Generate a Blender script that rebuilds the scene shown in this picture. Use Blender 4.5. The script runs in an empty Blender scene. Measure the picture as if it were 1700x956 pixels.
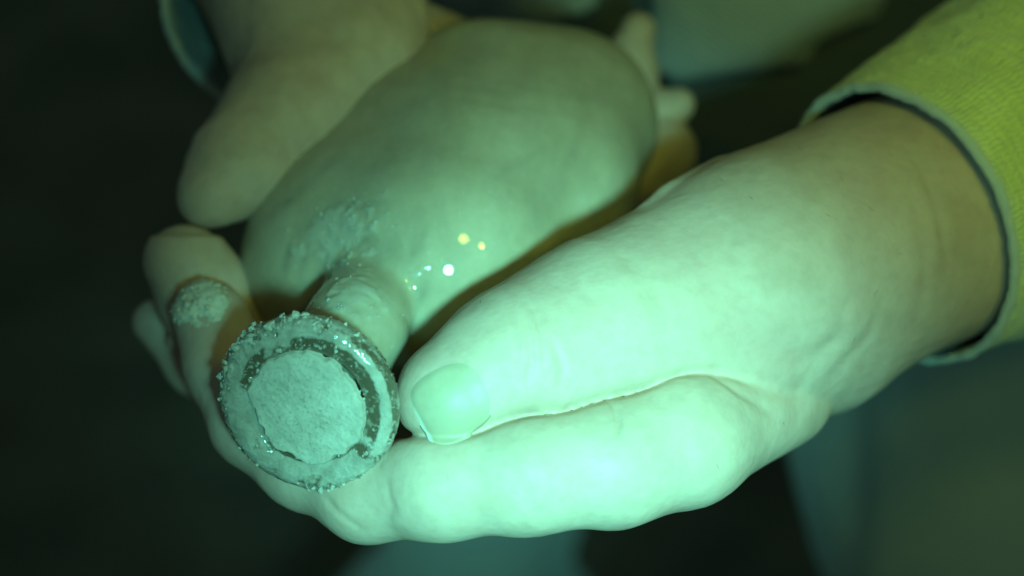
import bpy, math, random
import numpy as np
from mathutils import Matrix, Vector
R = math.radians
rng = np.random.default_rng(7)
random.seed(7)
scene = bpy.context.scene
C = scene.collection

# ------------------------------------------------------------------ camera
PITCH = R(40)
FPX = 3600.0                                   # focal length in photo pixels (1700 wide)
CAM_LOC = Vector((0.0, -0.32, 1.12))
cam_d = bpy.data.cameras.new('camera')
cam = bpy.data.objects.new('camera', cam_d); C.objects.link(cam)
cam.location = CAM_LOC
cam.rotation_euler = (R(90) - PITCH, 0, 0)
cam_d.sensor_width = 36.0
cam_d.lens = 36.0 * FPX / 1700.0
cam_d.clip_start = 0.01
cam_d.clip_end = 60
cam_d.dof.use_dof = True
cam_d.dof.focus_distance = 0.405
cam_d.dof.aperture_fstop = 7.5
scene.camera = cam
CM = Matrix.Translation(CAM_LOC) @ Matrix.Rotation(R(90) - PITCH, 4, 'X')
CMn = np.array(CM)

def to_world(p):                               # camera-side millimetres -> world metres
    p = np.asarray(p, float) * 0.001
    return p @ CMn[:3, :3].T + CMn[:3, 3]

def P(px, py, d):                              # a point d millimetres down the view, in mm
    return np.array([(px - 850) / FPX * d, -(py - 478) / FPX * d, -d], float)

# ------------------------------------------------------------------ light
world = bpy.data.worlds.new('World'); scene.world = world
world.use_nodes = True
bg = world.node_tree.nodes['Background']
bg.inputs[0].default_value = (0.10, 0.20, 0.16, 1)
bg.inputs[1].default_value = 0.34

def lamp(name, kind, loc, aim, power, col, rad, spot=None, blend=1.0):
    l = bpy.data.lights.new(name, kind)
    o = bpy.data.objects.new(name, l); C.objects.link(o)
    w = Vector(to_world(loc)); t = Vector(to_world(aim))
    o.location = w
    o.rotation_euler = (t - w).to_track_quat('-Z', 'Y').to_euler()
    l.energy = power; l.color = col
    l.shadow_soft_size = rad
    if spot:
        l.spot_size = R(spot); l.spot_blend = blend
    return o
TORCH = (46, -48, -10)
CYAN = (0.22, 1.0, 0.82)
lamp('torch_beam', 'SPOT', TORCH, P(960, 755, 420), 18.0, CYAN, 0.022, 21, 1.0)
lamp('torch_spill', 'SPOT', TORCH, P(1480, 700, 420), 1.05, CYAN, 0.016, 80, 1.0)
YELLOW = (0.66, 1.0, 0.09)
lamp('headlamp', 'SPOT', (140, 140, -60), P(1330, 230, 470), 0.98, YELLOW, 0.028, 46, 1.0)
lamp('headlamp', 'SPOT', (285, 105, -60), P(1350, 230, 470), 1.05, YELLOW, 0.022, 46, 1.0)

scene.view_settings.view_transform = 'Standard'
scene.view_settings.look = 'None'
scene.view_settings.gamma = 1
scene.view_settings.use_curve_mapping = False
scene.view_settings.exposure = 0.0
scene.cycles.use_denoising = True
scene.cycles.max_bounces = 6
scene.cycles.sample_clamp_indirect = 4

# ------------------------------------------------------------------ numeric helpers
def hash3(i, j, k, s):
    n = (i * 73856093) ^ (j * 19349663) ^ (k * 83492791) ^ (s * 2654435761 & 0x7fffffff)
    n = (n ^ (n >> 13)) * 1274126177 & 0x7fffffff
    n = (n ^ (n >> 16)) * 668265263 & 0x7fffffff
    return ((n >> 4) & 0xffff) / 65535.0

def vnoise(p, s=1):                            # value noise, 0..1
    p = np.asarray(p, float); f = np.floor(p); t = p - f; t = t * t * (3 - 2 * t)
    i, j, k = [f[:, a].astype(np.int64) for a in range(3)]
    r = 0
    for dx in (0, 1):
        for dy in (0, 1):
            for dz in (0, 1):
                w = (t[:, 0] if dx else 1 - t[:, 0]) * (t[:, 1] if dy else 1 - t[:, 1]) * (t[:, 2] if dz else 1 - t[:, 2])
                r = r + w * hash3(i + dx, j + dy, k + dz, s)
    return r

def fbm(p, s=1, o=4):
    p = np.asarray(p, float); a, r, n = 0.5, 0, 0
    for q in range(o):
        r = r + a * vnoise(p * 2 ** q + 17.3 * q, s + q); n += a; a *= 0.5
    return r / n

def sstep(a, b, x):
    t = np.clip((x - a) / (b - a), 0, 1); return t * t * (3 - 2 * t)

def norm(v):
    v = np.asarray(v, float); return v / np.linalg.norm(v)

def link_mesh(name, verts, faces, mat, parent=None, smooth=True, mats=None):
    """verts in camera-side mm; placed in the world, relative to the parent's origin"""
    w = to_world(verts)
    me = bpy.data.meshes.new(name)
    o = bpy.data.objects.new(name, me); C.objects.link(o)
    org = np.zeros(3)
    if parent is not None:
        q = parent
        while q is not None:
            org += np.array(q.location); q = q.parent
        o.parent = parent
        c = np.zeros(3)
    else:
        c = w.mean(0)
        o.location = c
    w = w - org - c
    if isinstance(faces, np.ndarray):
        n, k = faces.shape
        me.vertices.add(len(w)); me.vertices.foreach_set('co', w.astype(np.float32).ravel())
        me.loops.add(n * k); me.loops.foreach_set('vertex_index', faces.astype(np.int32).ravel())
        me.polygons.add(n)
        me.polygons.foreach_set('loop_start', np.arange(0, n * k, k, dtype=np.int32))
        me.update(calc_edges=True)
    else:
        me.from_pydata([tuple(v) for v in w], [], faces); me.update()
    me.polygons.foreach_set('use_smooth', np.full(len(me.polygons), smooth))
    me.materials.append(mat)
    return o

def attr(o, name, vals):
    a = o.data.attributes.new(name, 'FLOAT', 'POINT')
    a.data.foreach_set('value', np.asarray(vals, np.float32))

def tag(o, **k):
    for q, v in k.items(): o[q] = v
    return o

def empty(name, p):
    o = bpy.data.objects.new(name, None); C.objects.link(o)
    o.empty_display_size = 0.02
    o.location = to_world(p)
    return o

# ------------------------------------------------------------------ materials
class NT:
    def __init__(s, name):
        s.m = bpy.data.materials.new(name); s.m.use_nodes = True
        s.t = s.m.node_tree; s.b = s.t.nodes['Principled BSDF']
    def n(s, typ, **k):
        x = s.t.nodes.new(typ)
        for q, v in k.items():
            if hasattr(x, q): setattr(x, q, v)
        return x
    def put(s, sock, v):
        if isinstance(v, bpy.types.NodeSocket): s.t.links.new(v, sock)
        else: sock.default_value = v
    def set(s, **k):
        for q, v in k.items(): s.put(s.b.inputs[q.replace('_', ' ')], v)
    def coord(s): return s.n('ShaderNodeTexCoord').outputs['Object']
    def noise(s, scale, detail=4, rough=0.55, vec=None):
        x = s.n('ShaderNodeTexNoise'); x.inputs['Scale'].default_value = scale
        x.inputs['Detail'].default_value = detail; x.inputs['Roughness'].default_value = rough
        s.put(x.inputs['Vector'], vec if vec is not None else s.coord()); return x.outputs['Fac']
    def attr(s, name): return s.n('ShaderNodeAttribute', attribute_name=name).outputs['Fac']
    def ramp(s, fac, *stops):
        x = s.n('ShaderNodeValToRGB'); cr = x.color_ramp
        while len(cr.elements) < len(stops): cr.elements.new(0.5)
        for e, (p, c) in zip(cr.elements, stops):
            e.position = p; e.color = (*c, 1) if len(c) == 3 else c
        s.put(x.inputs['Fac'], fac); return x.outputs['Color']
    def mix(s, fac, a, b, mode='MIX'):
        x = s.n('ShaderNodeMix', data_type='RGBA', blend_type=mode)
        s.put(x.inputs[0], fac)
        for sock, v in ((x.inputs[6], a), (x.inputs[7], b)):
            s.put(sock, (*v, 1) if isinstance(v, tuple) and len(v) == 3 else v)
        return x.outputs[2]
    def math(s, op, a, b=0.0):
        x = s.n('ShaderNodeMath', operation=op); s.put(x.inputs[0], a); s.put(x.inputs[1], b); return x.outputs[0]
    def bump(s, h, strength, dist, nrm=None):
        x = s.n('ShaderNodeBump'); x.inputs['Strength'].default_value = strength
        x.inputs['Distance'].default_value = dist; s.put(x.inputs['Height'], h)
        if nrm is not None: s.put(x.inputs['Normal'], nrm)
        return x.outputs['Normal']

def skin_material():
    m = NT('skin')
    big = m.noise(45, 4, .6); fine = m.noise(420, 3, .6)
    c = m.ramp(big, (.30, (.50, .35, .27)), (.52, (.60, .44, .35)), (.72, (.55, .36, .29)))
    c = m.mix(m.math('MULTIPLY', m.ramp(fine, (.45, (0, 0, 0)), (.7, (1, 1, 1))), .2), c, (.40, .25, .19))
    c = m.mix(m.math('MULTIPLY', m.attr('dirt'), .55), c, (.23, .19, .15))
    m.set(Base_Color=c, Roughness=.52, Subsurface_Weight=.2, Subsurface_Scale=.0014, IOR=1.4)
    m.b.inputs['Subsurface Radius'].default_value = (1.0, .45, .25)
    m.b.inputs['Specular IOR Level'].default_value = .35
    v = m.n('ShaderNodeTexVoronoi'); v.inputs['Scale'].default_value = 900
    m.put(v.inputs['Vector'], m.coord())
    nb = m.bump(m.noise(260, 5, .65), .12, .0006)
    m.set(Normal=m.bump(v.outputs['Distance'], .10, .0003, nb))
    return m.m

def nail_material():
    m = NT('nail')
    c = m.mix(m.ramp(m.noise(120, 3), (.4, (0, 0, 0)), (.65, (1, 1, 1))), (.44, .365, .26), (.52, .44, .32))
    c = m.mix(m.attr('free'), c, (.82, .78, .68))
    m.set(Base_Color=c, Roughness=.5, Subsurface_Weight=.2, Subsurface_Scale=.002)
    m.set(Normal=m.bump(m.noise(300, 2), .1, .0004))
    return m.m

def glass_material():                            # silt-filmed glass of the bottle body
    m = NT('silty_glass')
    mp = m.n('ShaderNodeMapping'); mp.inputs['Rotation'].default_value = (R(40), R(20), R(50)); mp.inputs['Scale'].default_value = (1, .35, 1); m.put(mp.inputs['Vector'], m.coord())
    a = m.noise(55, 6, .66, mp.outputs[0]); b = m.noise(150, 5, .6); sp = m.noise(420, 3, .7)
    c = m.ramp(a, (.28, (.34, .285, .195)), (.48, (.43, .36, .25)), (.58, (.46, .39, .28)), (.76, (.53, .46, .34)))
    c = m.mix(m.math('MULTIPLY', m.ramp(b, (.42, (0, 0, 0)), (.62, (1, 1, 1))), .30), c, (.31, .265, .19))
    c = m.mix(m.math('MULTIPLY', m.ramp(sp, (.62, (0, 0, 0)), (.74, (1, 1, 1))), .3), c, (.55, .53, .46))
    c = m.mix(m.attr('stain'), c, (.10, .10, .08))
    c = m.mix(m.attr('silt'), c, (.42, .39, .32))
    m.set(Base_Color=c, Roughness=m.math('ADD', .6, m.math('MULTIPLY', m.attr('silt'), .3)), Subsurface_Weight=.25, Subsurface_Scale=.004)
    m.set(Coat_Weight=m.math('SUBTRACT', .95, m.math('MULTIPLY', m.attr('silt'), .9)), Coat_Roughness=.03)
    m.b.inputs['Specular IOR Level'].default_value = .15
    m.set(Normal=m.bump(b, .16, .0009))
    return m.m

def lip_material():
    m = NT('crusted_lip_glass')
    s = m.attr('silt'); f = m.noise(900, 4, .7); g = m.noise(320, 4, .6)
    crust = m.ramp(g, (.32, (.27, .25, .205)), (.5, (.36, .335, .28)), (.7, (.45, .42, .36)))
    crust = m.mix(m.math('MULTIPLY', m.ramp(f, (.5, (0, 0, 0)), (.65, (1, 1, 1))), .35), crust, (.22, .21, .18))
    glass = m.mix(m.ramp(m.noise(700, 3), (.55, (0, 0, 0)), (.66, (1, 1, 1))), (.105, .085, .055), (.24, .21, .16))
    m.set(Base_Color=m.mix(s, glass, crust), Roughness=m.math('ADD', .10, m.math('MULTIPLY', s, .7)))
    m.set(Coat_Weight=m.attr('wet'), Coat_Roughness=.03)
    m.set(Normal=m.bump(m.noise(1100, 4, .7), .5, .0006))
    return m.m

def sand_material(name, lo, hi, rough=.9):
    m = NT(name)
    c = m.ramp(m.noise(220, 6, .7), (.3, lo), (.65, hi))
    c = m.mix(m.math('MULTIPLY', m.ramp(m.noise(1500, 2, .7), (.56, (0, 0, 0)), (.68, (1, 1, 1))), .4), c, tuple(x * .45 for x in lo))
    m.set(Base_Color=c, Roughness=rough)
    m.set(Normal=m.bump(m.noise(1500, 5, .7), .35, .0006))
    return m.m

def cloth_material(name, col, col2, scale=700, bump=.5):
    m = NT(name)
    c = m.mix(m.noise(25, 4, .6), col, col2)
    w = m.n('ShaderNodeTexWave', wave_type='BANDS', bands_direction='DIAGONAL'); w.inputs['Scale'].default_value = scale
    w.inputs['Distortion'].default_value = 2.0; m.put(w.inputs['Vector'], m.coord())
    m.set(Base_Color=c, Roughness=.95, Sheen_Weight=.3)
    m.set(Normal=m.bump(w.outputs['Fac'], bump, .0006, m.bump(m.noise(60, 4), .5, .004)))
    return m.m

def knit_material():
    m = NT('yellow_knit')
    uv = m.n('ShaderNodeUVMap', uv_map='UVMap').outputs['UV']
    w1 = m.n('ShaderNodeTexWave', wave_type='BANDS', bands_direction='X'); w1.inputs['Scale'].default_value = 26
    w1.inputs['Distortion'].default_value = 5.0; w1.inputs['Detail'].default_value = 2; m.put(w1.inputs['Vector'], uv)
    w2 = m.n('ShaderNodeTexWave', wave_type='BANDS', bands_direction='Y'); w2.inputs['Scale'].default_value = 7
    w2.inputs['Distortion'].default_value = 6.0; w2.inputs['Detail'].default_value = 2; m.put(w2.inputs['Vector'], uv)
    h = m.math('ADD', w1.outputs['Fac'], m.math('MULTIPLY', w2.outputs['Fac'], .8))
    n1 = m.noise(70, 5, .6)
    c = m.ramp(n1, (.3, (.60, .58, .15)), (.55, (.72, .70, .20)), (.75, (.80, .78, .28)))
    c = m.mix(m.math('MULTIPLY', m.ramp(h, (.1, (1, 1, 1)), (.8, (0, 0, 0))), .22), c, (.30, .28, .03))
    c = m.mix(m.attr('rim'), c, (.55, .57, .42))
    m.set(Base_Color=c, Roughness=.95, Sheen_Weight=.6)
    m.set(Normal=m.bump(h, .40, .0009, m.bump(m.noise(420, 5), .7, .0012)))
    return m.m

SKIN = skin_material(); NAIL = nail_material(); GLASS = glass_material(); LIP = lip_material()
SAND = sand_material('plug_sand', (.36, .335, .28), (.50, .47, .40))
CRUST = sand_material('crumb_sand', (.44, .41, .34), (.60, .57, .49))
CLUMP = sand_material('clump_sand', (.56, .52, .43), (.72, .68, .58))
KNIT = knit_material()
HEM = cloth_material('grey_hem', (.56, .58, .50), (.68, .69, .60), 900)
LINING = cloth_material('grey_lining', (.36, .40, .39), (.45, .49, .47), 500)
JACKET = cloth_material('dark_jacket_cloth', (.10, .115, .12), (.14, .155, .16), 260)
TROUSER = cloth_material('grey_trouser_cloth', (.24, .25, .24), (.30, .31, .30), 260)

# ------------------------------------------------------------------ implicit surfaces for the hands
def chain(*pts):
    """(px, py, depth mm, radius px) joints -> tapered capsules in mm"""
    out = []
    J = [(P(x, y, d), r * d / FPX) for x, y, d, r in pts]
    if len(J) == 1: return [(J[0][0], J[0][0] + 1e-3, J[0][1], J[0][1])]
    for (a, ra), (b, rb) in zip(J[:-1], J[1:]): out.append((a, b, ra, rb))
    return out

def d_cap(p, c):
    a, b, ra, rb = c
    ba = (b - a); L = float(ba @ ba)
    t = np.clip(((p - a) @ ba) / L, 0, 1)
    q = p - a - t[..., None] * ba
    return np.sqrt((q * q).sum(-1)) - (ra + (rb - ra) * t)

def smin(a, b, k):
    h = np.maximum(k - np.abs(a - b), 0) / k
    return np.minimum(a, b) - h * h * k * .25

class Field:
    def __init__(s, groups, grooves=()): s.groups = groups; s.grooves = grooves          # [(k_join, k_inside, [capsules])]
    def at(s, p):
        F = None
        for kj, ki, caps in s.groups:
            G = None
            for c in caps:
                d = d_cap(p, c); G = d if G is None else smin(G, d, ki)
            F = G if F is None else smin(F, G, kj)
        return F
    def mesh(s, h, lo, hi):
        dim = np.ceil((hi - lo) / h).astype(int) + 1
        ax = [lo[i] + h * np.arange(dim[i]) for i in range(3)]
        BIG = 15.0 + max(g[1] for g in s.groups) * 1.2
        F = None; keep = {}
        for gi, (kj, ki, caps) in enumerate(s.groups):
            G = np.full(dim, BIG, np.float32)
            for c in caps:
                a, b, ra, rb = c; pad = max(ra, rb) + max(9, 1.2 * ki)
                l = np.minimum(a, b) - pad; u = np.maximum(a, b) + pad
                i0 = np.clip(np.floor((l - lo) / h).astype(int), 0, dim); i1 = np.clip(np.ceil((u - lo) / h).astype(int) + 1, 0, dim)
                if (i1 <= i0).any(): continue
                g = np.stack(np.meshgrid(*[ax[i][i0[i]:i1[i]] for i in range(3)], indexing='ij'), -1).astype(np.float32)
                sl = tuple(slice(i0[i], i1[i]) for i in range(3))
                G[sl] = smin(G[sl], d_cap(g, (a.astype(np.float32), b.astype(np.float32), ra, rb)), ki)
            F = G if F is None else smin(F, G, kj)
            keep[gi] = G if any(gi in g[:2] for g in s.grooves) else None
        for i, j, w, g, x0, x1 in s.grooves:           # a fold pressed between two fingers, fading from x0 to x1
            f = (1 - sstep(x0, x1, ax[0])).astype(np.float32)[:, None, None]
            F = F + g * f * np.exp(-((keep[i] - keep[j]) / w) ** 2)
        return surface_nets(F, lo, h)
    def normal(s, p, e=.25):
        n = np.stack([s.at(p + e * np.eye(3)[i]) - s.at(p - e * np.eye(3)[i]) for i in range(3)], -1)
        return n / (np.linalg.norm(n, axis=-1, keepdims=True) + 1e-9)
    def hit(s, px, py, start=330.0):                     # where the skin lies behind given spots
        px = np.asarray(px, float); py = np.asarray(py, float)
        D = np.stack([(px - 850) / FPX, -(py - 478) / FPX, -np.ones_like(px)], -1)
        t = np.full(px.shape, start)
        ln = np.linalg.norm(D, axis=-1)
        for _ in range(60): t = t + np.clip(s.at(D * t[..., None]), -5, 30) / ln * .9
        return D * t[..., None]

def surface_nets(F, lo, h):
    ins = F < 0
    s = [slice(None, -1), slice(1, None)]
    cnt = np.zeros(tuple(np.array(F.shape) - 1), np.int8)
    for i in (0, 1):
        for j in (0, 1):
            for k in (0, 1): cnt += ins[s[i], s[j], s[k]]
    act = (cnt > 0) & (cnt < 8)
    idx = np.argwhere(act)
    vid = np.full(act.shape, -1, np.int64); vid[act] = np.arange(len(idx))
    acc = np.zeros((len(idx), 3)); n = np.zeros(len(idx))
    corners = [(i, j, k) for i in (0, 1) for j in (0, 1) for k in (0, 1)]
    for a in corners:
        for ax in range(3):
            if a[ax] == 1: continue
            b = list(a); b[ax] = 1
            va = F[idx[:, 0] + a[0], idx[:, 1] + a[1], idx[:, 2] + a[2]]
            vb = F[idx[:, 0] + b[0], idx[:, 1] + b[1], idx[:, 2] + b[2]]
            m = (va < 0) != (vb < 0)
            t = np.where(m, va / np.where(va == vb, 1, va - vb), 0)
            pt = np.array(a)[None, :] + t[:, None] * (np.array(b) - np.array(a))[None, :]
            acc += pt * m[:, None]; n += m
    V = lo + h * (idx + acc / n[:, None])
    faces = []
    for ax in range(3):
        u, v = (ax + 1) % 3, (ax + 2) % 3
        sa = [slice(None)] * 3; sb = [slice(None)] * 3
        sa[ax] = slice(None, -1); sb[ax] = slice(1, None)
        A, B = ins[tuple(sa)], ins[tuple(sb)]
        e = np.argwhere(A != B)
        e = e[(e[:, u] > 0) & (e[:, v] > 0) & (e[:, u] < F.shape[u] - 1) & (e[:, v] < F.shape[v] - 1)]
        fl = A[e[:, 0], e[:, 1], e[:, 2]]
        q = []
        for du, dv in ((1, 1), (0, 1), (0, 0), (1, 0)):
            c = e.copy(); c[:, u] -= du; c[:, v] -= dv
            q.append(vid[c[:, 0], c[:, 1], c[:, 2]])
        q = np.stack(q, 1)
        q[~fl] = q[~fl][:, ::-1]
        faces.append(q)
    Q = np.concatenate(faces)
    lab = np.arange(len(V)); a_, b_ = np.concatenate([Q[:, 0], Q[:, 1], Q[:, 2]]), np.concatenate([Q[:, 1], Q[:, 2], Q[:, 3]])
    while True:
        mn = np.minimum(lab[a_], lab[b_]); old = lab.copy()
        np.minimum.at(lab, a_, mn); np.minimum.at(lab, b_, mn)
        for _ in range(8): lab = lab[lab]
        if (lab == old).all(): break
    best = np.bincount(lab).argmax(); ok = lab == best
    new = np.cumsum(ok) - 1
    return V[ok], new[Q[ok[Q[:, 0]]]]

def carve(V, N, field, px_line, width, depth):
    """press a crease into the skin along a line on its surface"""
    pts = np.array(px_line, float); seg = np.linspace(0, len(pts) - 1, 12 * (len(pts) - 1) + 1)
    X = np.interp(seg, range(len(pts)), pts[:, 0]); Y = np.interp(seg, range(len(pts)), pts[:, 1])
    H = field.hit(X, Y)
    lo = H.min(0) - 4 * width; hi = H.max(0) + 4 * width
    near = np.where(((V > lo) & (V < hi)).all(1))[0]
    if len(near) == 0: return
    d2 = ((V[near][:, None, :] - H[None]) ** 2).sum(-1)
    k = d2.argmin(1); d = np.sqrt(d2.min(1))
    fade = np.sin(np.pi * np.clip((k + .5) / len(H), 0, 1)) ** .5
    V[near] -= N[near] * (depth * fade * np.exp(-(d / width) ** 2) - .12 * depth * fade * np.exp(-((d - 2 * width) / width) ** 2))[:, None]

# ================================================================== SETTING
def ground():
    n = 60; xs = np.linspace(-8, 8, n)
    m = NT('dark_earth')
    m.set(Base_Color=m.ramp(m.noise(9, 6, .65), (.35, (.09, .08, .06)), (.65, (.17, .15, .11))), Roughness=.95)
    m.set(Normal=m.bump(m.noise(30, 6), .8, .02))
    X, Y = np.meshgrid(xs, xs + 4, indexing='ij'); Z = .03 * (fbm(np.stack([X.ravel() * 1.5, Y.ravel() * 1.5, 0 * X.ravel()], 1), 5) - .5)
    v = np.stack([X.ravel(), Y.ravel(), Z], 1)
    f = [(i * n + j, (i + 1) * n + j, (i + 1) * n + j + 1, i * n + j + 1) for i in range(n - 1) for j in range(n - 1)]
    me = bpy.data.meshes.new('ground'); me.from_pydata(v.tolist(), [], f); me.materials.append(m.m)
    o = bpy.data.objects.new('ground', me); C.objects.link(o)
    tag(o, kind='structure', label='dark bare earth under and behind the hands')
ground()

# ================================================================== PERSON
person = empty('person', P(1000, 300, 700))
tag(person, category='person', label='person in yellow knitted sleeves and grey clothes cradling a dirty bottle in both hands')

# ---- the hand on the right, thumb and nail in front
thumbA = chain((752, 660, 406, 97), (864, 602, 411, 114), (1002, 548, 419, 140), (1150, 508, 429, 168), (1280, 458, 437, 194))
wristA = chain((1275, 455, 436, 194), (1420, 408, 450, 200), (1540, 356, 462, 197), (1720, 270, 484, 200), (2000, 140, 520, 220))
heelA = chain((1200, 580, 432, 150), (1330, 520, 446, 180))
indexA = chain((1290, 650, 436, 95), (1135, 730, 412, 106), (1020, 768, 406, 101), (880, 786, 402, 95), (735, 803, 404, 88), (610, 820, 412, 74),
               (505, 768, 421, 70), (425, 700, 428, 70), (378, 610, 434, 64), (350, 530, 438, 63))
middleA = chain((1150, 720, 440, 110), (900, 760, 440, 100), (620, 770, 446, 85), (470, 680, 455, 76), (380, 560, 457, 72), (346, 497, 455, 74), (309, 434, 452, 72))
ringA = chain((1150, 700, 455, 110), (900, 740, 460, 95), (600, 740, 466, 78), (420, 685, 472, 62), (325, 605, 472, 54), (258, 535, 470, 48))
littleA = chain((1150, 660, 470, 110), (900, 690, 480, 85), (600, 690, 480, 60), (420, 660, 474, 45), (335, 615, 464, 33), (296, 566, 459, 29))
palmA = chain((1230, 620, 452, 140), (1020, 700, 462, 120)) + chain((1230, 560, 455, 150), (1080, 610, 478, 120))
webA = chain((1076, 356, 426, 18), (1108, 330, 430, 24)) + chain((1124, 322, 431, 25), (1200, 284, 440, 26))
def skin_relief(p): return (fbm(p * .16, 3, 3) - .5) * .42 + (fbm(p * .8, 9, 2) - .5) * .08
fA = Field([(1, 9, thumbA + wristA), (5, 6, heelA), (.35, 5, indexA), (3, 5, palmA), (1.2, 5, middleA), (.8, 4, ringA), (.6, 4, littleA), (1.2, .8, webA)], [(0, 2, 1.2, 1.15, 20, 52)])
lo = np.array([-95., -70., -545.]); hi = np.array([175., 60., -380.])
V, Fc = fA.mesh(.62, lo, hi)
N = fA.normal(V)
def relax(V, F, it=3):
    e = np.concatenate([F[:, [0, 1]], F[:, [1, 2]], F[:, [2, 3]], F[:, [3, 0]]]); n_ = len(V)
    deg = np.bincount(e[:, 0], minlength=n_) + np.bincount(e[:, 1], minlength=n_)
    for _ in range(it):
        a = np.stack([np.bincount(e[:, 0], V[e[:, 1], k], n_) + np.bincount(e[:, 1], V[e[:, 0], k], n_) for k in range(3)], 1)
        V = .5 * V + .5 * a / np.maximum(deg, 1)[:, None]
    return V
V = relax(V, Fc, 4)
# soft knuckle folds, joint creases and the pressed edge round the nail
for ln, w, dp in (
        ([(1012, 664), (1022, 678), (1028, 700), (1024, 722)], .55, .75),
                ([(868, 520), (880, 560), (884, 600), (876, 640)], .7, .42),
        ([(886, 512), (900, 560), (902, 610)], .6, .38),
        ([(850, 530), (858, 570), (860, 610)], .5, .30),
        ([(915, 560), (935, 610), (925, 650)], .8, .36),
        ([(1180, 620), (1225, 650), (1290, 690)], 1.2, .35),
        ([(870, 800), (880, 840), (905, 868)], 1.4, .3),
        ([(640, 800), (650, 840), (640, 875)], 1.0, .25),
        ([(530, 815), (560, 850), (600, 880)], .8, .3),
        ([(1480, 230), (1520, 330), (1540, 430), (1530, 520)], 1.5, .3),
        ([(1520, 260), (1560, 350), (1575, 450)], 1.3, .3),
        ([(1250, 560), (1330, 600), (1400, 560)], 2.0, .35),
        ([(1320, 650), (1390, 560), (1420, 470)], 1.8, .3),
        ([(1370, 640), (1440, 560), (1480, 470)], 1.8, .3)):
    carve(V, N, fA, ln, w, dp)
# nail bed, in pixels of the photograph: centre, direction to the tip, across
NC = np.array([744., 668.]); NT_ = np.array([-.87, .49]); NS = np.array([.49, .87])
def nail_outline(u):                              # u angle -> (along, across) px
    c, s_ = np.cos(u), np.sin(u)
    e = 2.9
    r = (np.abs(c) ** e + np.abs(s_) ** e) ** (-1 / e)
    return c * r * np.where(c > 0, 62, 74), s_ * r * 64
th = np.linspace(0, 2 * np.pi, 90, endpoint=False)
al, ac = nail_outline(th)
E = NC + al[:, None] * NT_ + ac[:, None] * NS
H = fA.hit(E[:, 0], E[:, 1])
near = np.where((np.abs(V - H.mean(0)) < 16).all(1))[0]
d = np.sqrt(((V[near][:, None] - H[None]) ** 2).sum(-1).min(1))
V[near] += N[near] * ((-.0 * np.exp(-(d / .6) ** 2) + .0 * np.exp(-((d - 1.35) / .75) ** 2)) * (1 - sstep(20, 50, ((850 + V[near][:, 0] / -V[near][:, 2] * FPX) - NC[0]) * NT_[0] + ((478 - V[near][:, 1] / -V[near][:, 2] * FPX) - NC[1]) * NT_[1])))[:, None]
V += N * skin_relief(V)[:, None]
handA = link_mesh('hand', V, Fc, SKIN, person)
tag(handA, label='brightly lit hand with its thumb pressed beside the bottle mouth')
dA = np.sqrt(((V[near] - H.mean(0)) ** 2).sum(1)) if False else None
dirt = np.zeros(len(V))
for (x, y, d_, r, a) in ((340, 500, 430, 8, .5), (395, 500, 430, 2.2, .9), (640, 800, 395, 1.2, .6), (797, 503, 395, .5, 1.), (300, 600, 462, 5, .3), (1490, 215, 440, 6, .35), (690, 545, 400, 4, .5)):
    dirt = np.maximum(dirt, a * np.exp(-((V - P(x, y, d_)) ** 2).sum(1) / r ** 2))
attr(handA, 'dirt', dirt * (.4 + fbm(V * .6, 31)))

def nail(field, parent):
    nr, na = 16, 90
    vs, fr = [], []
    for i in range(nr + 1):
        q = i / nr
        E = NC + (al * q)[:, None] * NT_ + (ac * q)[:, None] * NS
        p = field.hit(E[:, 0], E[:, 1]); n = field.normal(p); p = p + n * skin_relief(p)[:, None]
        lift = .22 * (1 - q ** 2) + .13 - .27 * sstep(.72, 1, q) + 0 * al
        vs.append(p + n * lift[:, None] if np.ndim(lift) else p + n * lift)
        fr.append(sstep(52, 56, al * q))
    p = vs[-1] - field.normal(vs[-1]) * .9
    vs.append(p); fr.append(fr[-1])
    v = np.concatenate(vs); f = []
    for i in range(nr + 1):
        for j in range(na):
            k = (j + 1) % na
            f.append((i * na + j, (i + 1) * na + j, (i + 1) * na + k, i * na + k))
    o = link_mesh('thumbnail', v, f[::-1], NAIL, parent)
    attr(o, 'free', np.concatenate(fr))
nail(fA, handA)

# a few short hairs standing on the skin
def hairs(field, parent, spots_):
    vs, fs = [], []
    for x, y, L, dx, dy in spots_:
        p = field.hit(np.array([x]), np.array([y]))[0]; n = field.normal(p[None])[0]; p = p + n * (skin_relief(p[None])[0] - .1)
        d = norm(n * .6 + np.array([dx, -dy, 0.])); sdir = norm(np.cross(d, [0, 0, 1.])); t = np.cross(d, sdir)
        b = len(vs)
        for k in range(5):
            q = k / 4; c = p + d * L * q + n * (-.25 * L * q * q); r = .045 * (1 - q * .85)
            for a in range(3): vs.append(c + r * (math.cos(2.1 * a) * sdir + math.sin(2.1 * a) * t))
        for k in range(4):
            for a in range(3): fs.append((b + 3 * k + a, b + 3 * k + (a + 1) % 3, b + 3 * k + 3 + (a + 1) % 3, b + 3 * k + 3 + a))
    m_ = NT('hair'); m_.set(Base_Color=(.06, .045, .03, 1), Roughness=.5)
    tag(link_mesh('hair', np.array(vs), fs, m_.m, parent), kind='stuff')
hairs(fA, handA, [(742, 788, 1.5, .3, 1), (1190, 770, 1.8, .4, 1.), (1300, 700, 1.4, .3, 1), (797, 502, 1.0, .2, -.6), (1200, 300, 1.6, -.6, -.4), (1330, 250, 2.0, -.5, -.5), (1250, 330, 1.6, -.7, -.2), (1400, 300, 2, -.6, -.5),
                  (1450, 350, 2, -.7, -.3), (1380, 360, 1.8, -.7, -.1), (1500, 420, 2.1, -.7, .1), (1460, 480, 2, -.7, .3), (1420, 560, 2, -.5, .6), (1480, 260, 2.2, -.6, -.5)])

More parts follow.
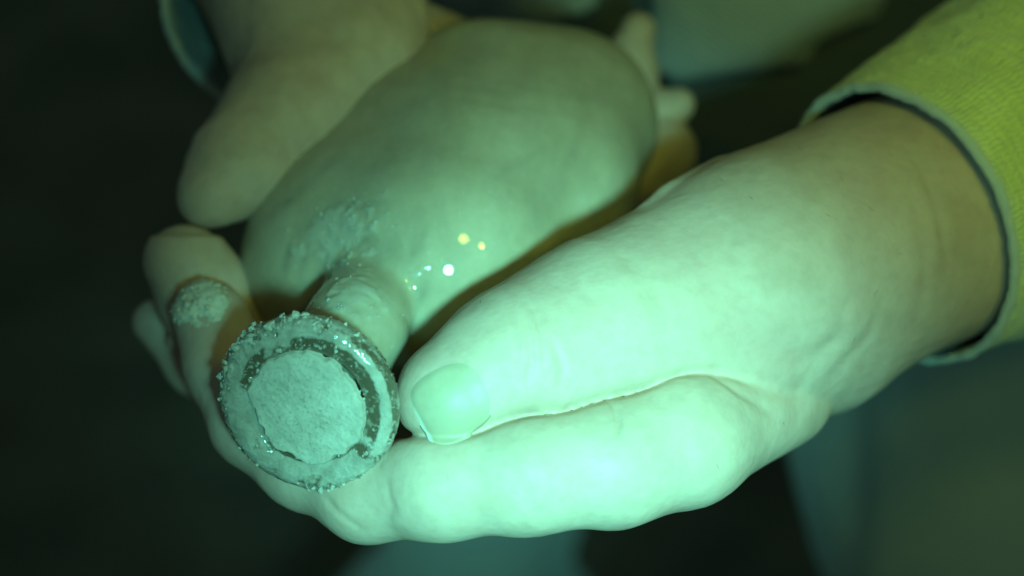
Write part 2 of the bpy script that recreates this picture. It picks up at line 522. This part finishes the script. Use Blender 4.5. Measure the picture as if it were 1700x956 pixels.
# ---- the hand at the upper left
thumbB = chain((347, 326, 452, 54), (400, 272, 458, 74), (474, 188, 467, 90), (575, 88, 480, 134))
massB = chain((500, 110, 482, 100), (525, 15, 488, 168), (470, -150, 505, 185), (400, -330, 525, 200))
f1 = chain((600, 60, 505, 100), (800, 130, 530, 75), (960, 165, 534, 62), (1036, 128, 532, 50), (1060, 50, 530, 30))
f2 = chain((580, 120, 508, 95), (800, 220, 532, 72), (980, 235, 534, 62), (1065, 196, 530, 44), (1126, 173, 528, 29))
f3 = chain((560, 170, 508, 90), (800, 300, 528, 75), (980, 310, 528, 70), (1098, 255, 526, 60))
fB = Field([(1, 8, thumbB + massB), (4, 5, f1), (1.2, 5, f2), (1.2, 5, f3)])
V, Fc = fB.mesh(1.0, np.array([-110., -10., -560.]), np.array([75., 135., -425.]))
N = fB.normal(V)
for ln, w, dp in (([(420, 200), (470, 230), (500, 290)], 1.3, .35), ([(470, 80), (540, 130), (600, 160)], 2.2, .5), ([(500, 20), (560, 60), (640, 70)], 2.0, .4)):
    carve(V, N, fB, ln, w, dp)
V += N * ((fbm(V * .15, 13, 3) - .5) * 1.3)[:, None]
handB = link_mesh('hand', V, Fc, SKIN, person)
tag(handB, label='dim hand with its thumb along the side of the bottle and fingertips beyond it')
attr(handB, 'dirt', .5 * fbm(V * .25, 41))

# ---- sleeves
def loft(rings, n, wob=0, seed=1, closed_u=True):
    """rings: (centre, axis, rx, ry, u) -> verts"""
    vs = []
    for i, (c, A, rx, ry, U) in enumerate(rings):
        U = norm(U - (U @ A) * A); W = np.cross(A, U)
        t = np.arange(n) * 2 * np.pi / n
        vs.append(c + np.cos(t)[:, None] * U * rx + np.sin(t)[:, None] * W * ry)
    return np.concatenate(vs)

def grid_faces(m, n, flip=False):
    i, j = np.meshgrid(np.arange(m - 1), np.arange(n), indexing='ij'); k = (j + 1) % n
    f = np.stack([i * n + j, (i + 1) * n + j, (i + 1) * n + k, i * n + k], -1).reshape(-1, 4)
    return f[:, ::-1].copy() if flip else f

def spline(keys, m):
    keys = np.array(keys, float); n = len(keys); out = []
    for s_ in np.linspace(0, n - 1, m):
        i = min(int(s_), n - 2); t = s_ - i
        p0, p1, p2, p3 = keys[max(i - 1, 0)], keys[i], keys[i + 1], keys[min(i + 2, n - 1)]
        out.append(.5 * (2 * p1 + (p2 - p0) * t + (2 * p0 - 5 * p1 + 4 * p2 - p3) * t ** 2 + (3 * p1 - p0 - 3 * p2 + p3) * t ** 3))
    return np.array(out)

def sleeve(keys, U, name_label, hem_tilt=None, wob=1.6, seed=3, sag=0., hem_r=.8):
    K = np.array([np.r_[P(x, y, d), r] for x, y, d, r in keys])
    m, n = 70, 128
    S = spline(K, m); ctr, rad = S[:, :3], S[:, 3]
    A = np.gradient(ctr, axis=0); A /= np.linalg.norm(A, axis=1, keepdims=True)
    if hem_tilt is not None:                      # the hem is cut at its own angle, easing into the arm's
        for i in range(m):
            w = max(0, 1 - i / 22) ; w = w * w * (3 - 2 * w)
            A[i] = norm(A[i] * (1 - w) + np.array(hem_tilt) * w)
    v = loft([(ctr[i], A[i], rad[i], rad[i], U) for i in range(m)], n)
    cc = np.repeat(ctr, n, 0); nr = v - cc; nr /= np.linalg.norm(nr, axis=1, keepdims=True)
    s_ = np.repeat(np.arange(m), n) / m
    fold = (fbm(v * np.array([.045, .045, .045]), seed, 3) - .5) * wob * 6 * (.12 + s_)
    v = v + nr * fold[:, None]
    dn = np.clip(-nr[:, 1] - .2 * nr[:, 0], 0, 1) ** 3
    v = v + nr * (sag * dn * np.exp(-s_ * 7))[:, None] + np.array([.3, -.1, .2]) * (1.3 * sag * dn * np.exp(-s_ * 9))[:, None]
    v = v + nr * ((fbm(v * .35, seed + 4, 2) - .5) * .9)[:, None]
    o = link_mesh('sleeve', v, grid_faces(m, n), KNIT, person)
    tag(o, label=name_label)
    me = o.data
    uv = me.uv_layers.new(name='UVMap')
    li = np.zeros(len(me.loops), np.int32); me.loops.foreach_get('vertex_index', li)
    ii, jj = li // n, li % n
    first = li.reshape(-1, 4)[:, 0] % n
    jf = jj.reshape(-1, 4).astype(float); jf[(jf == 0) & (first == n - 1)[:, None]] = n
    L = np.cumsum(np.r_[0, np.linalg.norm(np.diff(ctr, axis=0), axis=1)])
    q = np.stack([jf.ravel() / n * 2.0, L[ii] / 60.0], 1)
    uv.data.foreach_set('uv', q.astype(np.float32).ravel())
    attr(o, 'rim', np.repeat(np.exp(-np.arange(m) / 2.2), n))
    # lining: an inner skin a little smaller than the outer one
    lv = (v - nr * 1.8)[: 40 * n]
    link_mesh('lining', lv, grid_faces(40, n, True), LINING, o)
    # hem: a rolled tube round the opening
    ring = (v - nr * .9)[:n]; k = 10; hv = []
    tng = np.roll(ring, -1, 0) - np.roll(ring, 1, 0); tng /= np.linalg.norm(tng, axis=1, keepdims=True)
    r0 = nr[:n]; b = np.cross(tng, r0)
    rr = hem_r + .6 * (vnoise(ring * .9, 5) - .5)
    for a in np.arange(k) * 2 * np.pi / k: hv.append(ring + (np.cos(a) * r0 + np.sin(a) * b) * rr[:, None])
    hv = np.concatenate(hv)
    f = []
    for i in range(k):
        for j in range(n):
            i2, j2 = (i + 1) % k, (j + 1) % n
            f.append((i * n + j, i * n + j2, i2 * n + j2, i2 * n + j))
    link_mesh('hem', hv, f, HEM, o)
    return o
ax = norm(P(1700, 275, 490) - P(1490, 375, 458))
sleeve([(1493, 370, 457, 31.0), (1566, 331, 464, 33), (1660, 285, 474, 37), (1800, 215, 492, 43), (2000, 120, 520, 48)], np.array([.45, -.89, 0]),
       'bright yellow green knitted sleeve with pale loose cuff', hem_tilt=norm(np.array([.9 * .84, .44 * .84, -.54])), sag=1.6, hem_r=1.15)
sleeve([(452, 48, 488, 27), (466, -20, 498, 27.5), (490, -130, 514, 31), (510, -330, 540, 36)], np.array([.9, -.4, 0]),
       'dim yellow sleeve with pale cuff at the upper left', hem_tilt=norm(np.array([.30, .62, -.72])), seed=8, hem_r=1.1)

# ---- clothes behind the hands (out of focus)
def cloth_blob(name, mat, groups, lo, hi, h, label, fold):
    f = Field(groups); V, Fc = f.mesh(h, np.array(lo, float), np.array(hi, float)); N = f.normal(V, 1.5)
    V = V + N * fold(V)[:, None]
    o = link_mesh(name, V, Fc, mat, person); tag(o, label=label); return o
legs = [(1, 30, chain((1540, 560, 660, 265), (1640, 820, 670, 270), (1800, 1500, 690, 300))),
        (8, 30, chain((760, 1175, 960, 290), (740, 1320, 970, 290), (700, 1700, 980, 280))),
        (25, 40, chain((1300, 330, 820, 300), (1540, 560, 700, 280))), (25, 40, chain((1300, 330, 820, 300), (900, 420, 820, 160), (770, 1000, 950, 150)))]
cloth_blob('trousers', TROUSER, legs, (-110, -400, -1080), (300, 90, -560), 4.0, 'grey trousers blurred below the hands',
           lambda v: (fbm(v * .02, 21, 3) - .5) * 9 - 3.0 * np.exp(-((v[:, 0] - 97 + .02 * v[:, 1]) / 5) ** 2))
torso = [(1, 60, chain((1250, -130, 650, 420), (1150, -700, 760, 500))), (30, 40, chain((1900, 60, 640, 260), (1750, -500, 860, 300))), (30, 40, chain((330, -420, 560, 300), (700, -700, 850, 330)))]
cloth_blob('jacket', JACKET, torso, (-190, 0, -1080), (340, 420, -480), 5.0, 'dark jacket blurred behind the hands',
           lambda v: (fbm(v * .018, 27, 3) - .5) * 14)

PANEL = cloth_material('pale_panel_cloth', (.36, .385, .385), (.43, .455, .455), 260)  # cloth panels over the jacket, paler than its own cloth
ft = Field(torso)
def cloth_panel(outline, label):
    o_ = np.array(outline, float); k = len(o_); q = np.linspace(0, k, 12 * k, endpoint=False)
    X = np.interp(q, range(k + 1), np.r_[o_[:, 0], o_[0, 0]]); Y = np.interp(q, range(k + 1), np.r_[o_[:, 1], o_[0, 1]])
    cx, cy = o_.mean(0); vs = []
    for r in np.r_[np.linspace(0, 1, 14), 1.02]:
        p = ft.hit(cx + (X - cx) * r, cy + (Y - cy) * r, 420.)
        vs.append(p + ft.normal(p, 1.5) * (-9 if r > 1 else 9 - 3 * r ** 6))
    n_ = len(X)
    tag(link_mesh('cloth_panel', np.concatenate(vs), grid_faces(15, n_, True), PANEL, person), label=label)
cloth_panel([(1096, -90), (1094, 30), (1092, 98), (1130, 114), (1250, 98), (1330, 88), (1350, 55), (1440, 15), (1490, -90)], 'pale cloth panel behind the fingertips')
cloth_panel([(690, -90), (705, 8), (800, 16), (940, 24), (985, 10), (990, -90)], 'pale cloth panel above the bottle')

# ================================================================== BOTTLE
bottle = empty('glass_bottle', P(640, 480, 430))
tag(bottle, category='bottle', label='silt-coated round glass bottle with sand-plugged crusty mouth held in two hands')

fG = Field([(1, 6, chain((590, 438, 462, 182), (700, 325, 474, 178), (808, 218, 487, 170), (930, 207, 495, 152)) + chain((590, 438, 462, 182), (732, 432, 453, 196), (850, 330, 471, 186), (930, 207, 495, 152)) + chain((732, 432, 453, 196), (760, 300, 472, 184), (808, 218, 487, 170)) + chain((640, 400, 463, 186), (780, 345, 466, 190), (880, 230, 486, 172)) + chain((740, 290, 475, 180), (870, 290, 477, 180))),
            (2.0, 5, chain((531, 640, 411.5, 72), (552, 606, 416, 76), (590, 548, 423, 78), (640, 452, 443, 80)))])
v, vf = fG.mesh(.62, np.array([-75., -30., -535.]), np.array([45., 70., -385.]))
v = relax(v, vf, 22)
nr = fG.normal(v)
v = v + nr * ((fbm(v * .045, 51, 2) - .5) * .5)[:, None]
ppx = 850 + v[:, 0] / -v[:, 2] * FPX; ppy = 478 - v[:, 1] / -v[:, 2] * FPX
def spot(x, y, rx, ry, ang=0):
    dx, dy = ppx - x, ppy - y; c, s_ = math.cos(ang), math.sin(ang)
    return np.exp(-(((dx * c + dy * s_) / rx) ** 2 + ((-dx * s_ + dy * c) / ry) ** 2))
front = (nr * -v).sum(1) > 0
nz = fbm(v * .28, 61, 5); nz2 = fbm(v * .75, 67, 4)
silt = np.clip(sstep(.50, .70, .5 * nz + .5 * nz2 + .62 * (spot(560, 385, 100, 58, -.4) + .9 * spot(590, 500, 65, 50) + .6 * spot(700, 460, 30, 60) - .55)), 0, 1) * front
stain = np.zeros(len(v))
for (x, y, rx, ry, a_, s_) in ((583, 380, 9, 7, 0, 1), (562, 372, 7, 5, .5, .9), (478, 425, 6, 28, .2, .55), (505, 425, 6, 34, .15, .6), (535, 455, 7, 24, .5, .7), (600, 345, 60, 22, -.3, .35),
                               (640, 420, 30, 40, .4, .4), (700, 490, 10, 30, .3, .45), (520, 375, 40, 14, -.5, .3), (645, 265, 60, 40, -.6, .28), (700, 170, 90, 30, -.7, .3), (760, 145, 160, 9, .08, .3), (830, 175, 120, 7, .12, .3), (900, 150, 110, 8, .2, .25), (880, 260, 90, 8, -.5, .22), (960, 230, 14, 60, .3, .3), (480, 330, 50, 9, -.7, .4), (545, 270, 40, 8, -.8, .35), (610, 400, 26, 18, 0, .6), (560, 440, 20, 10, .4, .6), (690, 410, 12, 26, .5, .4)):
    stain = np.maximum(stain, s_ * spot(x, y, rx, ry, a_))
stain = np.clip(stain * (.35 + 1.3 * nz2), 0, .9) * front
v = v + nr * (silt * (.05 + .45 * nz2) - stain * .12)[:, None]
body = link_mesh('body', v, vf, GLASS, bottle)
attr(body, 'silt', silt * .75); attr(body, 'stain', stain * np.where(ppy < 330, .5, .85))

# lip: thick flared ring, half clear glass, half crusted with silt
LA = norm(np.array([.47 * .36, .88 * .36, -.93]))          # from mouth to body
LU = norm(np.array([.87, -.49, 0]) - (np.array([.87, -.49, 0]) @ LA) * LA); LW = np.cross(LA, LU)
LC = P(511, 676, 399)
prof = [(10.1, 2.6), (10.3, 1.2), (10.8, .35), (11.6, 0), (12.6, -.30), (13.8, -.38), (14.8, -.12), (15.7, .55), (16.25, 1.6), (16.3, 2.9), (15.9, 4.3), (15.0, 5.4), (13.6, 6.2), (12.0, 6.9), (10.6, 8.2), (9.4, 9.6), (8.0, 10.6)]
PR = spline(np.array(prof) * 1.02, 90); na = 420
th = np.arange(na) * 2 * np.pi / na
TH = np.tile(th, 90); RR = np.repeat(PR[:, 0], na); ZZ = np.repeat(PR[:, 1], na)
T = np.gradient(PR, axis=0); T /= np.linalg.norm(T, axis=1, keepdims=True)
Nr, Nz = np.repeat(T[:, 1], na), np.repeat(-T[:, 0], na)
CS = np.stack([RR * np.cos(TH), RR * np.sin(TH), ZZ], 1)
fr = sstep(9.8, 11.2, RR) * (1 - sstep(13.1, 14.4, RR)) * (ZZ < 1.5)
imgx = np.cos(TH) * LU[0] + np.sin(TH) * LW[0]; imgy = -(np.cos(TH) * LU[1] + np.sin(TH) * LW[1])
ang = np.degrees(np.arctan2(-imgy, imgx))                    # 0 right, 90 up on the lip as seen
def arc(c, w): return np.exp(-(((ang - c + 180) % 360 - 180) / w) ** 2)
n1 = fbm(CS * .42, 71, 4); n2 = fbm(CS * 1.6, 73, 4)
thin = fr * (1.0 * arc(5, 34) + .9 * arc(75, 30) + .8 * arc(143, 17) + .35 * arc(40, 25))
seam = np.exp(-((RR - 10.9) / .35) ** 2) * (ZZ < 2) * (arc(-80, 50) * 1.1)
clear_edge = np.exp(-((RR - 16.2) / .5) ** 2) * arc(15, 45) * 1.0
silt = 1 - np.clip(sstep(.42, .60, -.13 + n1 * .75 + n2 * .30 + .58 * thin + .5 * seam + .5 * clear_edge - .05), 0, 1)
silt = np.clip(silt + sstep(.62, .70, n2), 0, 1)
rough_edge = sstep(14.2, 15.8, RR) * (arc(135, 50) + .55 * arc(-75, 38) + .25 * arc(175, 30))
lift = silt * (.04 + .24 * n2 * (1 + 2.2 * rough_edge)) + (n1 - .38) * 2.6 * rough_edge * silt
CS = CS + np.stack([Nr * np.cos(TH), Nr * np.sin(TH), Nz], 1) * lift[:, None]
lv = LC + CS[:, :1] * LU + CS[:, 1:2] * LW + CS[:, 2:] * LA
lip = link_mesh('lip', lv, grid_faces(90, na), LIP, bottle)
attr(lip, 'silt', silt)
attr(lip, 'wet', np.clip(.5 + 1 - silt + arc(215, 45) * .9 + arc(20, 40) * .6, 0, 1))

# sand packed into the mouth
nr_ = 60; rr = np.linspace(0, 1, nr_); G = np.repeat(rr, 220); TH = np.tile(np.arange(220) * 2 * np.pi / 220, nr_)
edge = 11.2 + 3.4 * (fbm(np.stack([np.cos(TH) * 1.5, np.sin(TH) * 1.5, 0 * TH], 1), 81, 3) - .5) + 1.6 * (fbm(np.stack([np.cos(TH) * 7, np.sin(TH) * 7, 0 * TH], 1), 82, 3) - .5) - .5 * np.abs(np.sin(TH))
rad_ = G * edge
q = np.stack([rad_ * np.cos(TH), rad_ * np.sin(TH), 0 * TH], 1)
z = -.35 - (fbm(q * .35, 83, 5) - .5) * .9 - (fbm(q * 1.7, 85, 3) - .5) * .25 + 1.2 * sstep(.94, 1.0, G) - .25
q[:, 2] = z
pv = LC + q[:, :1] * LU + q[:, 1:2] * LW + q[:, 2:] * LA
link_mesh('sand_plug', pv, grid_faces(nr_, 220), SAND, bottle)

# loose grains clinging to the lip
def grains(centres, sizes):
    t = (1 + 5 ** .5) / 2
    base = np.array([(-1, t, 0), (1, t, 0), (-1, -t, 0), (1, -t, 0), (0, -1, t), (0, 1, t), (0, -1, -t), (0, 1, -t), (t, 0, -1), (t, 0, 1), (-t, 0, -1), (-t, 0, 1)]) / 1.9
    tri = [(0, 11, 5), (0, 5, 1), (0, 1, 7), (0, 7, 10), (0, 10, 11), (1, 5, 9), (5, 11, 4), (11, 10, 2), (10, 7, 6), (7, 1, 8), (3, 9, 4), (3, 4, 2), (3, 2, 6), (3, 6, 8), (3, 8, 9), (4, 9, 5), (2, 4, 11), (6, 2, 10), (8, 6, 7), (9, 8, 1)]
    vs, fs = [], []
    for i, (c, s_) in enumerate(zip(centres, sizes)):
        b = base * s_ * rng.uniform(.5, 1.4, (12, 1)) * rng.uniform(.6, 1.35, (1, 3))
        vs.append(b + c); fs += [(a + 12 * i, b_ + 12 * i, c_ + 12 * i) for a, b_, c_ in tri]
    return np.concatenate(vs), fs
cs, ss = [], []
for k in range(1300):
    a = rng.uniform(-180, 180); i = rng.integers(0, len(lv))
    w = rough_edge[i] * .9 + (.10 if silt[i] < .5 and fr[i] > .3 else 0) + .02
    if ZZ[i] > 5 or RR[i] < 10.6 or rng.uniform() > w: continue
    cs.append(lv[i] + rng.normal(0, .12, 3)); ss.append(float(np.clip(rng.lognormal(-1.7, .5), .07, .55)))
edge_i = np.where((RR > 15.6) & (ZZ < 3.2))[0]
wts = (arc(132, 42) + .35 * arc(-80, 40) + .25 * arc(85, 25))[edge_i] * np.clip(n1[edge_i] - .38, 0, 1)
for i in rng.choice(edge_i, 170, p=wts / wts.sum()):
    cs.append(lv[i] + rng.normal(0, .18, 3)); ss.append(float(np.clip(rng.lognormal(-1.0, .5), .12, .85)))
gv, gf = grains(cs, ss)
go = link_mesh('lip_grains', gv, gf, CRUST, bottle, smooth=False); tag(go, kind='stuff')

cs, ss = [], []
wts = np.clip(spot(585, 385, 55, 38, -.4) + .8 * spot(570, 520, 40, 22), 0, 1) * front * (nz2 > .55)
pick = rng.choice(len(v), 450, p=wts / wts.sum())
for i in pick: cs.append(v[i] + rng.normal(0, .05, 3)); ss.append(float(np.clip(rng.lognormal(-1.9, .5), .06, .42)))
gv, gf = grains(cs, ss)
go = link_mesh('residue_grains', gv, gf, SAND, bottle, smooth=False); tag(go, kind='stuff')

# ================================================================== SAND ON THE FINGERTIP
def sand_clump():
    gx, gy = np.meshgrid(np.linspace(-1, 1, 60), np.linspace(-1, 1, 60), indexing='ij')
    px, py = 332 + gx.ravel() * 62, 500 + gy.ravel() * 50
    p = fA.hit(px, py); n_ = fA.normal(p)
    r = np.sqrt(gx.ravel() ** 2 + gy.ravel() ** 2) + 1.1 * (fbm(np.stack([gx.ravel() * 2.2, gy.ravel() * 2.2, 0 * gx.ravel()], 1), 91, 4) - .5) + .25 * gx.ravel()
    p = p + n_ * skin_relief(p)[:, None]; h = .95 * (1 - sstep(.35, .95, r)) * (.5 + 1.2 * fbm(p * .9, 93, 4)) - .12
    keep = h > -.11
    ok = p[:, 2] > -437.5
    keep &= ok
    vv = p + n_ * h[:, None]
    f = []
    for i in range(59):
        for j in range(59):
            q = (i * 60 + j, (i + 1) * 60 + j, (i + 1) * 60 + j + 1, i * 60 + j + 1)
            if keep[list(q)].all(): f.append(q[::-1])
    use = sorted({a for q in f for a in q}); re_ = {a: i for i, a in enumerate(use)}
    vv = vv[use]; f = [tuple(re_[a] for a in q) for q in f]
    cs, ss = [], []
    for k in range(130):
        i = rng.integers(0, len(vv)); cs.append(vv[i] + rng.normal(0, .2, 3)); ss.append(float(np.clip(rng.lognormal(-1.3, .5), .1, .6)))
    g, gf_ = grains(cs, ss)
    f += [tuple(a + len(vv) for a in t) for t in gf_]
    o = link_mesh('sand_clump', np.concatenate([vv, g]), f, CLUMP, None)
    tag(o, category='sand', label='small clump of wet sand stuck to a fingertip left of the bottle mouth')
sand_clump()
